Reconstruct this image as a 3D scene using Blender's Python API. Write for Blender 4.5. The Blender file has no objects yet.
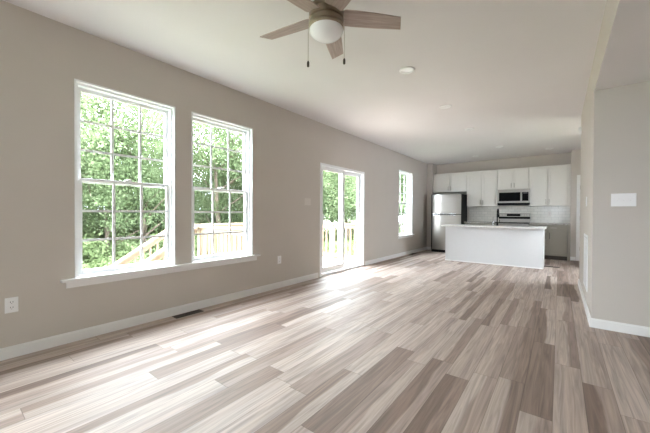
import bpy, bmesh, math, random
import numpy as np
from mathutils import Vector, Matrix
random.seed(7)
S = bpy.context.scene
col = S.collection
PI = math.pi

# ------------------------------------------------------------------ camera
YAW, PITCH, ROLL = .6569, -.0094, .0048
CAM = Vector((3.3639, 0.0, 1.1315))
Fv = Vector((-math.sin(YAW)*math.cos(PITCH), math.cos(YAW)*math.cos(PITCH), math.sin(PITCH)))
Rv = Vector((math.cos(YAW), math.sin(YAW), 0)); Uv = Rv.cross(Fv)
R2 = Rv*math.cos(ROLL)+Uv*math.sin(ROLL); U2 = -Rv*math.sin(ROLL)+Uv*math.cos(ROLL)
cd = bpy.data.cameras.new('camera'); cam = bpy.data.objects.new('camera', cd); col.objects.link(cam)
cd.sensor_fit = 'HORIZONTAL'; cd.sensor_width = 36; cd.lens = 304.0/650*36
cd.clip_start = .05; cd.clip_end = 300
m = Matrix((R2, U2, -Fv)).transposed().to_4x4(); m.translation = CAM
cam.matrix_world = m
S.camera = cam
S.view_settings.view_transform = 'Standard'; S.view_settings.look = 'None'
S.view_settings.gamma = 1; S.view_settings.use_curve_mapping = False
S.view_settings.exposure = 0.9
S.cycles.use_denoising = True
S.cycles.max_bounces = 14; S.cycles.diffuse_bounces = 8; S.cycles.glossy_bounces = 5
S.cycles.transparent_max_bounces = 16; S.cycles.sample_clamp_indirect = 12
S.cycles.caustics_reflective = False; S.cycles.caustics_refractive = False

# ------------------------------------------------------------------ world: bright overcast sky
SKY = 18.0
LAMP = 0.0
W = bpy.data.worlds.new('overcast_sky'); S.world = W; W.use_nodes = True
nt = W.node_tree; nt.nodes.clear()
out = nt.nodes.new('ShaderNodeOutputWorld'); bg = nt.nodes.new('ShaderNodeBackground')
tc = nt.nodes.new('ShaderNodeTexCoord'); sp = nt.nodes.new('ShaderNodeSeparateXYZ')
rp = nt.nodes.new('ShaderNodeValToRGB')
rp.color_ramp.elements[0].position = 0.0; rp.color_ramp.elements[0].color = (.62, .66, .76, 1)
rp.color_ramp.elements[1].position = .35; rp.color_ramp.elements[1].color = (.85, .91, 1.0, 1)
nt.links.new(tc.outputs['Generated'], sp.inputs[0]); nt.links.new(sp.outputs['Z'], rp.inputs[0])
nt.links.new(rp.outputs[0], bg.inputs['Color']); bg.inputs['Strength'].default_value = SKY
nt.links.new(bg.outputs[0], out.inputs[0])
# soft sun through thin cloud, from over the roof
sl = bpy.data.lights.new('sun', 'SUN'); so = bpy.data.objects.new('sun', sl); col.objects.link(so)
sl.energy = 14.0; sl.angle = math.radians(8); sl.color = (1, .94, .90)
so.rotation_euler = Vector((.10, .55, -1.0)).to_track_quat('-Z', 'Y').to_euler()

def portal(loc, sx, sy, direction):
    l = bpy.data.lights.new('daylight_portal', 'AREA'); l.shape = 'RECTANGLE'; l.size = sx; l.size_y = sy
    l.cycles.is_portal = True
    o = bpy.data.objects.new('daylight_portal', l); col.objects.link(o)
    o.location = loc; o.rotation_euler = Vector(direction).to_track_quat('-Z', 'Z').to_euler()

# ------------------------------------------------------------------ materials
def new_mat(name):
    m = bpy.data.materials.new(name); m.use_nodes = True
    return m, m.node_tree, m.node_tree.nodes['Principled BSDF']
def mat(name, rgb, rough=.6, metal=0, spec=.5, noise=0, nscale=20, bump=0, bscale=60, coat=0):
    m, t, b = new_mat(name)
    b.inputs['Roughness'].default_value = rough; b.inputs['Metallic'].default_value = metal
    b.inputs['Specular IOR Level'].default_value = spec; b.inputs['Coat Weight'].default_value = coat
    b.inputs['Base Color'].default_value = (*rgb, 1)
    co = t.nodes.new('ShaderNodeTexCoord')
    if noise:
        n = t.nodes.new('ShaderNodeTexNoise'); n.inputs['Scale'].default_value = nscale; n.inputs['Detail'].default_value = 4
        t.links.new(co.outputs['Object'], n.inputs['Vector'])
        r = t.nodes.new('ShaderNodeValToRGB')
        r.color_ramp.elements[0].position = .3; r.color_ramp.elements[1].position = .7
        r.color_ramp.elements[0].color = (*[c*(1-noise) for c in rgb], 1)
        r.color_ramp.elements[1].color = (*[min(1, c*(1+noise)) for c in rgb], 1)
        t.links.new(n.outputs[0], r.inputs[0]); t.links.new(r.outputs[0], b.inputs['Base Color'])
    if bump:
        n2 = t.nodes.new('ShaderNodeTexNoise'); n2.inputs['Scale'].default_value = bscale
        t.links.new(co.outputs['Object'], n2.inputs['Vector'])
        bp = t.nodes.new('ShaderNodeBump'); bp.inputs['Strength'].default_value = bump; bp.inputs['Distance'].default_value = .002
        t.links.new(n2.outputs[0], bp.inputs['Height']); t.links.new(bp.outputs[0], b.inputs['Normal'])
    return m

M = {}
M['wall'] = mat('greige_wall_paint', (.565, .523, .477), .75, spec=.25, noise=.012, nscale=3, bump=.08, bscale=180)
M['ceiling'] = mat('flat_ceiling_paint', (.76, .74, .745), .9, spec=.15, noise=.01, nscale=2, bump=.1, bscale=120)
M['trim'] = mat('white_trim_paint', (.82, .815, .80), .35, noise=.01)
M['vinyl'] = mat('white_vinyl', (.84, .85, .86), .35, noise=.005)
M['plastic'] = mat('white_plastic', (.86, .86, .86), .35, noise=.005)
M['almond'] = mat('almond_plastic', (.63, .59, .54), .35, noise=.005)
M['slot'] = mat('dark_slots', (.05, .05, .05), .6)
M['cab'] = mat('white_cabinet_paint', (.74, .715, .66), .42, noise=.01)
M['base_cab'] = mat('greige_cabinet_paint', (.25, .222, .18), .42, noise=.012)  # greige, darkened further so the colour holds the island's shadow
M['island'] = mat('pale_grey_island_paint', (.60, .60, .60), .55, noise=.01)
M['toe'] = mat('dark_toe_kick', (.05, .035, .025), .6)
M['black'] = mat('black_gloss', (.004, .004, .004), .22, spec=.08)
M['blackm'] = mat('black_matt', (.007, .007, .007), .5, spec=.1)
M['nickel'] = mat('brushed_nickel', (.42, .39, .34), .35, 1, noise=.05, nscale=40)
M['bronze'] = mat('aged_pewter_metal', (.36, .31, .24), .32, 1, noise=.06, nscale=30)
M['dark_pull'] = mat('dark_pull_metal', (.07, .06, .05), .55, .3)
M['chrome'] = mat('chrome_metal', (.6, .6, .6), .2, 1)
M['vent'] = mat('brown_register_metal', (.055, .04, .03), .5, .3)
M['mulch'] = mat('grass_ground', (.17, .20, .12), .95, noise=.35, nscale=2.5, bump=.5, bscale=8)
M['bark'] = mat('tree_bark', (.10, .075, .055), .9, noise=.3, nscale=9, bump=.8, bscale=25)
M['siding'] = mat('house_siding', (.6, .6, .58), .7, noise=.02)

def steel():
    m, t, b = new_mat('brushed_stainless_steel')
    b.inputs['Metallic'].default_value = 1; b.inputs['Roughness'].default_value = .28
    co = t.nodes.new('ShaderNodeTexCoord'); mp = t.nodes.new('ShaderNodeMapping'); mp.inputs['Scale'].default_value = (3, 3, 240)
    n = t.nodes.new('ShaderNodeTexNoise'); n.inputs['Scale'].default_value = 1
    t.links.new(co.outputs['Object'], mp.inputs[0]); t.links.new(mp.outputs[0], n.inputs['Vector'])
    r = t.nodes.new('ShaderNodeValToRGB'); r.color_ramp.elements[0].color = (.29, .27, .245, 1); r.color_ramp.elements[1].color = (.38, .36, .335, 1)
    t.links.new(n.outputs[0], r.inputs[0]); t.links.new(r.outputs[0], b.inputs['Base Color'])
    return m
M['steel'] = steel()

def wood(name, a, b_, rough=.45, scale=(2, 30, 30)):
    m, t, b = new_mat(name); b.inputs['Roughness'].default_value = rough
    co = t.nodes.new('ShaderNodeTexCoord'); mp = t.nodes.new('ShaderNodeMapping'); mp.inputs['Scale'].default_value = scale
    n = t.nodes.new('ShaderNodeTexNoise'); n.inputs['Scale'].default_value = 1; n.inputs['Detail'].default_value = 6; n.inputs['Distortion'].default_value = .6
    t.links.new(co.outputs['Object'], mp.inputs[0]); t.links.new(mp.outputs[0], n.inputs['Vector'])
    r = t.nodes.new('ShaderNodeValToRGB'); r.color_ramp.elements[0].position = .3; r.color_ramp.elements[1].position = .72
    r.color_ramp.elements[0].color = (*a, 1); r.color_ramp.elements[1].color = (*b_, 1)
    t.links.new(n.outputs[0], r.inputs[0]); t.links.new(r.outputs[0], b.inputs['Base Color'])
    return m
M['blade'] = wood('weathered_fan_wood', (.34, .27, .24), (.52, .43, .385), .5, (4, 55, 30))
M['lumber'] = wood('new_pine_lumber', (.19, .135, .092), (.27, .195, .135), .8, (5, 5, 5))

def nmath(t, op, a=None, b=None):
    n = t.nodes.new('ShaderNodeMath'); n.operation = op
    for i, v in enumerate((a, b)):
        if v is None: continue
        if isinstance(v, (int, float)): n.inputs[i].default_value = v
        else: t.links.new(v, n.inputs[i])
    return n.outputs[0]
def glass():
    m = bpy.data.materials.new('window_glass'); m.use_nodes = True; t = m.node_tree; t.nodes.clear()
    o = t.nodes.new('ShaderNodeOutputMaterial'); mx = t.nodes.new('ShaderNodeMixShader')
    tr = t.nodes.new('ShaderNodeBsdfTransparent'); gl = t.nodes.new('ShaderNodeBsdfGlossy'); gl.inputs['Roughness'].default_value = .02
    tr.inputs[0].default_value = (.95, .97, .96, 1)
    lw_ = t.nodes.new('ShaderNodeLayerWeight'); lw_.inputs[0].default_value = .5
    pw = nmath(t, 'ADD', nmath(t, 'MULTIPLY', nmath(t, 'POWER', lw_.outputs['Facing'], 5.0), .6), .03)
    t.links.new(pw, mx.inputs[0]); t.links.new(tr.outputs[0], mx.inputs[1]); t.links.new(gl.outputs[0], mx.inputs[2])
    t.links.new(mx.outputs[0], o.inputs[0]); return m
M['glass'] = glass()

def frosted():
    m, t, b = new_mat('frosted_white_glass'); b.inputs['Base Color'].default_value = (.86, .87, .88, 1)
    b.inputs['Roughness'].default_value = .25; b.inputs['Subsurface Weight'].default_value = .3; b.inputs['Subsurface Radius'].default_value = (.02, .02, .02)
    return m
M['globe'] = frosted()
M['lens'] = frosted(); M['lens'].node_tree.nodes['Principled BSDF'].inputs['Emission Color'].default_value = (1, .97, .93, 1); M['lens'].node_tree.nodes['Principled BSDF'].inputs['Emission Strength'].default_value = .12

def plank_mat(name, pw, pl, ramp, rough, along='Y', grain=1.0, seam=.0018, spec=.5, gcol=(.50, 1.18), strips=False):
    """planks of width pw and length pl, each with its own tone and its own grain"""
    m, t, b = new_mat(name)
    co = t.nodes.new('ShaderNodeTexCoord'); s = t.nodes.new('ShaderNodeSeparateXYZ')
    t.links.new(co.outputs['Object'], s.inputs[0])
    A, L = (s.outputs['X'], s.outputs['Y']) if along == 'Y' else (s.outputs['Y'], s.outputs['X'])
    u = nmath(t, 'DIVIDE', A, pw); row = nmath(t, 'FLOOR', u)
    wn = t.nodes.new('ShaderNodeTexWhiteNoise'); wn.noise_dimensions = '1D'; t.links.new(row, wn.inputs['W'])
    v = nmath(t, 'ADD', nmath(t, 'DIVIDE', L, pl), nmath(t, 'MULTIPLY', wn.outputs['Value'], 7.3))
    brd = nmath(t, 'FLOOR', v)
    cb = t.nodes.new('ShaderNodeCombineXYZ'); t.links.new(row, cb.inputs[0]); t.links.new(brd, cb.inputs[1])
    w2 = t.nodes.new('ShaderNodeTexWhiteNoise'); w2.noise_dimensions = '3D'; t.links.new(cb.outputs[0], w2.inputs['Vector'])
    r = t.nodes.new('ShaderNodeValToRGB'); r.color_ramp.interpolation = 'LINEAR'
    els = r.color_ramp.elements
    while len(els) < len(ramp): els.new(.5)
    for e, (p, c) in zip(els, ramp): e.position = p; e.color = (*c, 1)
    tone = w2.outputs['Value']
    if strips:
        # two printed staves of different tone inside each plank, divided by a wavy line
        wc = t.nodes.new('ShaderNodeCombineXYZ'); t.links.new(nmath(t, 'MULTIPLY', L, 1.3), wc.inputs[0])
        t.links.new(nmath(t, 'MULTIPLY', tone, 53.0), wc.inputs[1])
        wv = t.nodes.new('ShaderNodeTexNoise'); wv.inputs['Scale'].default_value = 1; wv.inputs['Detail'].default_value = 2
        t.links.new(wc.outputs[0], wv.inputs['Vector'])
        q = nmath(t, 'ADD', nmath(t, 'FRACT', u), nmath(t, 'MULTIPLY', nmath(t, 'SUBTRACT', wv.outputs[0], .5), .7))
        ms = t.nodes.new('ShaderNodeMapRange'); ms.interpolation_type = 'SMOOTHSTEP'
        ms.inputs['From Min'].default_value = .44; ms.inputs['From Max'].default_value = .56; t.links.new(q, ms.inputs['Value'])
        w4 = t.nodes.new('ShaderNodeTexWhiteNoise'); w4.noise_dimensions = '1D'
        t.links.new(nmath(t, 'ADD', nmath(t, 'MULTIPLY', tone, 917.0), 3.1), w4.inputs['W'])
        mt = t.nodes.new('ShaderNodeMix'); mt.data_type = 'FLOAT'
        t.links.new(ms.outputs[0], mt.inputs[0]); t.links.new(tone, mt.inputs[2]); t.links.new(w4.outputs['Value'], mt.inputs[3])
        tone = mt.outputs[0]
    t.links.new(tone, r.inputs[0])
    # grain, stretched along the board and offset per board
    gx = nmath(t, 'ADD', nmath(t, 'MULTIPLY', A, 34), nmath(t, 'MULTIPLY', w2.outputs['Value'], 91))
    gy = nmath(t, 'ADD', nmath(t, 'MULTIPLY', L, 1.5), nmath(t, 'MULTIPLY', wn.outputs['Value'], 37))
    gc = t.nodes.new('ShaderNodeCombineXYZ'); t.links.new(gx, gc.inputs[0]); t.links.new(gy, gc.inputs[1])
    g = t.nodes.new('ShaderNodeTexNoise'); g.inputs['Scale'].default_value = 1; g.inputs['Detail'].default_value = 5; g.inputs['Distortion'].default_value = 1.4
    t.links.new(gc.outputs[0], g.inputs['Vector'])
    gr = t.nodes.new('ShaderNodeMapRange'); gr.inputs['From Min'].default_value = .28; gr.inputs['From Max'].default_value = .70
    gr.inputs['To Min'].default_value = gcol[0]; gr.inputs['To Max'].default_value = gcol[1]
    t.links.new(g.outputs[0], gr.inputs['Value'])
    mx = t.nodes.new('ShaderNodeMix'); mx.data_type = 'RGBA'; mx.blend_type = 'MULTIPLY'; mx.inputs[0].default_value = grain
    t.links.new(r.outputs[0], mx.inputs[6]); t.links.new(gr.outputs[0], mx.inputs[7])
    # seams
    def edge(q, size):
        f = nmath(t, 'FRACT', q); d = nmath(t, 'MINIMUM', f, nmath(t, 'SUBTRACT', 1.0, f)); return nmath(t, 'LESS_THAN', nmath(t, 'MULTIPLY', d, size), seam)
    sm = nmath(t, 'MAXIMUM', edge(u, pw), edge(v, pl))
    m2 = t.nodes.new('ShaderNodeMix'); m2.data_type = 'RGBA'; m2.blend_type = 'MULTIPLY'
    t.links.new(nmath(t, 'MULTIPLY', sm, .55), m2.inputs[0]); t.links.new(mx.outputs[2], m2.inputs[6]); m2.inputs[7].default_value = (.25, .2, .17, 1)
    t.links.new(m2.outputs[2], b.inputs['Base Color'])
    b.inputs['Roughness'].default_value = rough; b.inputs['Specular IOR Level'].default_value = spec
    bp = t.nodes.new('ShaderNodeBump'); bp.inputs['Strength'].default_value = .12; bp.inputs['Distance'].default_value = .001
    t.links.new(g.outputs[0], bp.inputs['Height']); t.links.new(bp.outputs[0], b.inputs['Normal'])
    return m
M['floor'] = plank_mat('vinyl_plank_floor', .152, 1.22,
    [(0, (.18, .122, .096)), (.16, (.27, .195, .158)), (.38, (.39, .302, .256)), (.7, (.445, .36, .313)), (1, (.505, .42, .372))], .54, spec=.62, gcol=(.62, 1.2), strips=True)
M['deck'] = plank_mat('deck_boards', .14, 3.6, [(0, (.48, .41, .35)), (1, (.58, .51, .45))], .8, along='X', seam=.004)

def tile_mat():
    m, t, b = new_mat('white_subway_tile')
    co = t.nodes.new('ShaderNodeTexCoord'); s = t.nodes.new('ShaderNodeSeparateXYZ'); t.links.new(co.outputs['Object'], s.inputs[0])
    c = t.nodes.new('ShaderNodeCombineXYZ'); t.links.new(s.outputs['X'], c.inputs[0]); t.links.new(s.outputs['Z'], c.inputs[1])
    br = t.nodes.new('ShaderNodeTexBrick'); br.inputs['Scale'].default_value = 1
    br.inputs['Brick Width'].default_value = .152; br.inputs['Row Height'].default_value = .076; br.inputs['Mortar Size'].default_value = .0022
    br.inputs['Color1'].default_value = (.66, .64, .58, 1); br.inputs['Color2'].default_value = (.72, .70, .64, 1); br.inputs['Mortar'].default_value = (.42, .41, .38, 1)
    t.links.new(c.outputs[0], br.inputs['Vector']); t.links.new(br.outputs['Color'], b.inputs['Base Color'])
    b.inputs['Roughness'].default_value = .16
    return m
M['tile'] = tile_mat()
def stone(name, a, b_, c_, rough=.25, scale=140):
    m, t, b = new_mat(name); co = t.nodes.new('ShaderNodeTexCoord')
    v = t.nodes.new('ShaderNodeTexNoise'); v.inputs['Scale'].default_value = scale; v.inputs['Detail'].default_value = 3
    t.links.new(co.outputs['Object'], v.inputs['Vector'])
    r = t.nodes.new('ShaderNodeValToRGB'); els = r.color_ramp.elements; els.new(.5)
    for e, (p, c) in zip(els, [(.38, a), (.5, b_), (.62, c_)]): e.position = p; e.color = (*c, 1)
    t.links.new(v.outputs[0], r.inputs[0]); t.links.new(r.outputs[0], b.inputs['Base Color']); b.inputs['Roughness'].default_value = rough
    return m
M['granite'] = stone('speckled_granite', (.10, .09, .08), (.34, .31, .27), (.60, .57, .52))  # same stone as the island top, with shade put into the colour
M['granite2'] = stone('pale_speckled_granite', (.50, .48, .46), (.72, .71, .69), (.85, .84, .83))  # lit copy of that stone, paler to stand in for light
def leaf_mat(name, a, b_):
    m = bpy.data.materials.new(name); m.use_nodes = True; t = m.node_tree; t.nodes.clear()
    o = t.nodes.new('ShaderNodeOutputMaterial'); mx = t.nodes.new('ShaderNodeMixShader'); mx.inputs[0].default_value = .45
    d = t.nodes.new('ShaderNodeBsdfDiffuse'); tl = t.nodes.new('ShaderNodeBsdfTranslucent')
    co = t.nodes.new('ShaderNodeTexCoord'); n = t.nodes.new('ShaderNodeTexNoise'); n.inputs['Scale'].default_value = 1.3; n.inputs['Detail'].default_value = 5
    t.links.new(co.outputs['Object'], n.inputs['Vector'])
    r = t.nodes.new('ShaderNodeValToRGB'); r.color_ramp.elements[0].position = .35; r.color_ramp.elements[1].position = .65
    r.color_ramp.elements[0].color = (*a, 1); r.color_ramp.elements[1].color = (*b_, 1)
    t.links.new(n.outputs[0], r.inputs[0]); t.links.new(r.outputs[0], d.inputs[0]); t.links.new(r.outputs[0], tl.inputs[0])
    t.links.new(d.outputs[0], mx.inputs[1]); t.links.new(tl.outputs[0], mx.inputs[2]); t.links.new(mx.outputs[0], o.inputs[0]); return m
M['leaf'] = leaf_mat('tree_leaves', (.095, .13, .062), (.185, .235, .13))
M['leaf2'] = leaf_mat('shrub_leaves', (.14, .19, .08), (.25, .31, .16))

# ------------------------------------------------------------------ mesh helpers
class MB:
    def __init__(s): s.b = bmesh.new()
    def _new(s, geom, M4):
        bmesh.ops.transform(s.b, matrix=M4, verts=geom); return s
    def box(s, x0, x1, y0, y1, z0, z1, rot=None, about=None):
        r = bmesh.ops.create_cube(s.b, size=1)
        M4 = Matrix.Translation(((x0+x1)/2, (y0+y1)/2, (z0+z1)/2)) @ Matrix.Diagonal((abs(x1-x0), abs(y1-y0), abs(z1-z0), 1))
        if rot is not None:
            a = Vector(about or (0, 0, 0)); M4 = Matrix.Translation(a) @ rot @ Matrix.Translation(-a) @ M4
        return s._new(r['verts'], M4)
    def bar(s, p, q, w, h=None):
        """rectangular bar from p to q, width w, height h"""
        p, q = Vector(p), Vector(q); d = q-p
        r = bmesh.ops.create_cube(s.b, size=1)
        M4 = Matrix.Translation((p+q)/2) @ d.to_track_quat('X', 'Z').to_matrix().to_4x4() @ Matrix.Diagonal((d.length, w, h or w, 1))
        return s._new(r['verts'], M4)
    def cyl(s, p, q, r1, r2=None, n=24, cap=True):
        p, q = Vector(p), Vector(q); d = q-p
        r = bmesh.ops.create_cone(s.b, cap_ends=cap, segments=n, radius1=r1, radius2=r1 if r2 is None else r2, depth=d.length)
        return s._new(r['verts'], Matrix.Translation((p+q)/2) @ d.to_track_quat('Z', 'Y').to_matrix().to_4x4())
    def lathe(s, prof, c=(0, 0, 0), n=40):
        vs = []
        for (r, z) in prof:
            vs.append([s.b.verts.new((c[0]+r*math.cos(2*PI*k/n), c[1]+r*math.sin(2*PI*k/n), c[2]+z)) for k in range(n)] if r > 1e-5 else [s.b.verts.new((c[0], c[1], c[2]+z))])
        for a, b in zip(vs, vs[1:]):
            for k in range(n):
                j = (k+1) % n
                f = [a[k % len(a)], a[j % len(a)], b[j % len(b)], b[k % len(b)]]
                f2 = []
                for v in f:
                    if v not in f2: f2.append(v)
                if len(f2) > 2: s.b.faces.new(f2)
        return s
    def tube(s, pts, r, n=12):
        for a, b in zip(pts, pts[1:]): s.cyl(a, b, r, r, n)
        for p in pts[1:-1]:
            q = bmesh.ops.create_uvsphere(s.b, u_segments=n, v_segments=8, radius=r); s._new(q['verts'], Matrix.Translation(p))
        return s
    def prism(s, poly, z0, z1, M4=None):
        a = [s.b.verts.new((x, y, z0)) for x, y in poly]; b = [s.b.verts.new((x, y, z1)) for x, y in poly]
        s.b.faces.new(a[::-1]); s.b.faces.new(b)
        for i in range(len(poly)):
            j = (i+1) % len(poly); s.b.faces.new((a[i], a[j], b[j], b[i]))
        if M4 is not None: s._new(a+b, M4)
        return s
    def build(s, name, m, parent=None, bevel=0, smooth=False, origin=None):
        """links ONE mesh object; its world placement is kept whatever the parent's is"""
        me = bpy.data.meshes.new(name)
        bmesh.ops.recalc_face_normals(s.b, faces=s.b.faces)
        off = Vector(origin) if origin is not None else (world_loc(parent) if parent else Vector((0, 0, 0)))
        bmesh.ops.translate(s.b, vec=-off, verts=s.b.verts)
        s.b.to_mesh(me); s.b.free()
        me.materials.append(M[m])
        if smooth:
            me.polygons.foreach_set('use_smooth', [True]*len(me.polygons))
            me.set_sharp_from_angle(angle=math.radians(35))
        o = bpy.data.objects.new(name, me); col.objects.link(o)
        if parent:
            o.parent = parent; o.location = off-world_loc(parent)
        else: o.location = off
        if bevel:
            bv = o.modifiers.new('edge', 'BEVEL'); bv.width = bevel; bv.segments = 2; bv.limit_method = 'ANGLE'
        return o
def world_loc(o):
    v = Vector((0, 0, 0))
    while o is not None: v += o.location; o = o.parent
    return v
def thing(name, label, cat, loc=(0, 0, 0), group=None):
    o = bpy.data.objects.new(name, None); col.objects.link(o); o.location = loc; o.empty_display_size = .1
    return tag(o, label, cat, group)
def tag(o, label, cat, group=None, kind=None):
    o['label'] = label; o['category'] = cat
    if group: o['group'] = group
    if kind: o['kind'] = kind
    return o
def struct(o, label=None):
    o['kind'] = 'structure'
    if label: o['label'] = label
    return o

# ------------------------------------------------------------------ dimensions
H = 2.74; WX = 3.6284; YN = 4.07; YF = 6.43; ZL = 2.376; YR = -3.0; XE = 6.2
T = .14                                    # exterior wall thickness
WZ0, WZ1 = .557, 2.30                       # window openings
WINS = [(.769, 1.652), (1.836, 2.718), (7.546, 8.465)]
DY0, DY1, DZ = 4.213, 5.751, 2.036

# ------------------------------------------------------------------ room shell
struct(MB().box(-T, XE+.1, YR-.1, 10.25, -.12, 0).build('floor', 'floor'), 'floor of taupe wood-look planks running towards the kitchen')
c = MB(); c.box(-T, WX, YR-.1, 10.25, H, H+.12); c.box(WX, 4.8, YN, 10.25, H, H+.12)
struct(c.build('ceiling', 'ceiling'), 'flat off-white ceiling')
struct(MB().box(WX+.0005, XE+.1, YR-.1, YN, ZL, H+.12).build('ceiling_low', 'ceiling'), 'lower ceiling over the entry')
# header face between the two ceilings belongs to the right wall
ADDED_SIDE = [(-2.45, -1.55, WZ0, WZ1), (-1.35, -.45, WZ0, WZ1)]  # unseen windows added behind the camera to brighten the right-hand side
lw = MB(); y = YR-.1
for a, b_, z0, z1 in ADDED_SIDE+[(w[0], w[1], WZ0, WZ1) for w in WINS[:2]]+[(DY0, DY1, 0, DZ), (*WINS[2], WZ0, WZ1)]:
    lw.box(-T, 0, y, a, 0, H)
    if z0 > 0: lw.box(-T, 0, a, b_, 0, z0)
    lw.box(-T, 0, a, b_, z1, H); y = b_
lw.box(-T, 0, y, 9.70, 0, H); lw.box(-T, .1685, 9.70, 10.25, 0, H)
struct(lw.build('wall_left', 'wall'), 'greige wall with the windows and the sliding door')
struct(MB().box(.1685, 3.60, 10.11, 10.25, 0, H).build('wall_back', 'wall'), 'kitchen wall behind the cabinets')
w = MB(); w.box(WX, WX+.12, YN, YF, 0, H); w.box(WX+.12, 4.7, YF-.12, YF, 0, H)
w.box(WX-.0, WX+.0004, YR-.1, YN, ZL, H)
struct(w.build('wall_right', 'wall'), 'pale wall with the air grille and the header over the entry')
struct(MB().box(WX+.12, XE, YN, YN+.12, 0, ZL).build('wall_entry', 'wall'), 'grey wall with the triple light switch')
# wall beside the kitchen with its door opening
PX0, PX1, PZ = 3.765, 4.53, 2.04
p = MB(); p.box(3.583, PX0, 9.72, 9.84, 0, H); p.box(PX1, 4.8, 9.72, 9.84, 0, H); p.box(PX0, PX1, 9.72, 9.84, PZ, H); p.box(3.60, 3.70, 9.84, 10.25, 0, H)
struct(p.build('wall_pantry', 'wall'), 'wall at the right end of the kitchen')
ADDED_HALL = [(6.65, 7.6, .8, 2.05)]  # window added out of view to fill the kitchen with daylight
# hall and rear walls carry unseen windows added for daylight; east has none
def holed(axis, c0, c1, lo, hi, ztop, holes):
    b = MB(); q = lo
    def bx(a, e, z0, z1):
        b.box(c0, c1, a, e, z0, z1) if axis == 'x' else b.box(a, e, c0, c1, z0, z1)
    for a, e, z0, z1 in holes:
        bx(q, a, 0, ztop)
        if z0 > 0: bx(a, e, 0, z0)
        bx(a, e, z1, ztop); q = e
    bx(q, hi, 0, ztop); return b
struct(holed('x', 4.7, 4.8, YF-.12, 9.72, H, ADDED_HALL).build('wall_hall', 'wall'))
ADDED_REAR = [(2.75, 3.55, .75, 2.15)]  # window added behind the camera to lift the left wall
struct(holed('y', YR-.1, YR, 0, XE, H, ADDED_REAR).build('wall_rear', 'wall'))
EAST = []
struct(holed('x', XE, XE+.1, YR-.1, YN+.12, H, EAST).build('wall_east', 'wall'))

# baseboards
BH, BT = .092, .014
def board(name, boxes):
    b = MB()
    for (x0, x1, y0, y1) in boxes:
        b.box(x0, x1, y0, y1, 0, BH-.012); 
        cx = (x0+x1)/2; cy = (y0+y1)/2
        # thinner cap so that the top edge catches light
        if x1-x0 < y1-y0: b.box(x0 if x0 < .5 else x1-.009, x0+.009 if x0 < .5 else x1, y0, y1, BH-.012, BH)
        else: b.box(x0, x1, y1-.009, y1, BH-.012, BH)
    return struct(b.build(name, 'trim', bevel=.002))
board('baseboard_left', [(0, BT, YR, DY0-.05), (0, BT, DY1+.05, 9.686), (0, .1685, 9.686, 9.70)])
board('baseboard_right', [(WX-BT, WX, YN-BT, YF)])
board('baseboard_entry', [(WX, XE, YN-BT, YN)])
board('baseboard_pantry', [(3.583, 3.69, 9.72-BT, 9.72), (4.60, 4.7, 9.72-BT, 9.72)])

# ------------------------------------------------------------------ windows
def window(n, y0, y1, label):
    """double-hung vinyl window, 3 x 3 grille in each sash"""
    F = .036
    f = MB()
    # thin inner edge on the wall plane, then jambs through the wall
    e = .016
    f.box(-.06, .008, y0, y0+e, WZ0, WZ1); f.box(-.06, .008, y1-e, y1, WZ0, WZ1); f.box(-.06, .008, y0+e, y1-e, WZ1-e, WZ1)
    f.box(-T-.01, -.035, y0+e, y0+F, WZ0, WZ1-e); f.box(-T-.01, -.035, y1-F, y1-e, WZ0, WZ1-e)
    f.box(-T-.01, -.035, y0+F, y1-F, WZ1-F, WZ1-e); f.box(-T-.01, -.03, y0+F, y1-F, WZ0, WZ0+.014)
    fr = struct(f.build('window_%d' % n, 'vinyl', bevel=.002), label)
    ya, yb = y0+F, y1-F; zm = (WZ0+WZ1)/2-.005
    for nm, z0, z1, xo, xi in (('upper_sash', zm-.02, WZ1-F, -.125, -.095), ('lower_sash', WZ0+.014, zm+.02, -.09, -.055)):
        s = MB(); st = .033
        s.box(xo, xi, ya, ya+st, z0, z1); s.box(xo, xi, yb-st, yb, z0, z1)
        s.box(xo, xi, ya+st, yb-st, z0, z0+(.038 if nm == 'lower_sash' else .034)); s.box(xo, xi, ya+st, yb-st, z1-.030, z1)
        sash = s.build(nm, 'vinyl', fr, bevel=.003)
        g0, g1 = ya+st, yb-st; h0 = z0+(.038 if nm == 'lower_sash' else .034); h1 = z1-.030; xm = (xo+xi)/2
        MB().box(xm-.003, xm+.003, g0, g1, h0, h1).build('pane', 'glass', sash)
        g = MB()
        for k in (1, 2):
            yy = g0+(g1-g0)*k/3; g.box(xm+.0035, xm+.0115, yy-.011, yy+.011, h0, h1)
            zz = h0+(h1-h0)*k/3; g.box(xm+.0042, xm+.0108, g0, g1, zz-.011, zz+.011)
        g.build('grille', 'vinyl', sash)
        if nm == 'lower_sash':
            l = MB(); ym = (y0+y1)/2
            l.box(xi-.03, xi, ym-.03, ym+.03, z1, z1+.012); l.cyl((xi-.015, ym, z1+.012), (xi-.015, ym, z1+.022), .012, .01); l.box(xi-.02, xi+.01, ym-.004, ym+.03, z1+.014, z1+.022)
            l.build('sash_lock', 'plastic', sash)
    portal((-.02, (y0+y1)/2, (WZ0+WZ1)/2), y1-y0, WZ1-WZ0, (1, 0, 0))
window(1, *WINS[0], 'tall white window furthest from the kitchen')
window(2, *WINS[1], 'tall white window showing the deck railing')
window(3, *WINS[2], 'narrow-looking white window nearest the fridge')
def sill(n, y0, y1, label):
    s = MB(); s.box(-.035, .055, y0, y1, WZ0-.022, WZ0); s.box(.0, .02, y0+.03, y1-.03, WZ0-.082, WZ0-.022)
    struct(s.build('trim_%d' % n, 'trim', bevel=.004), label)
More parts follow.
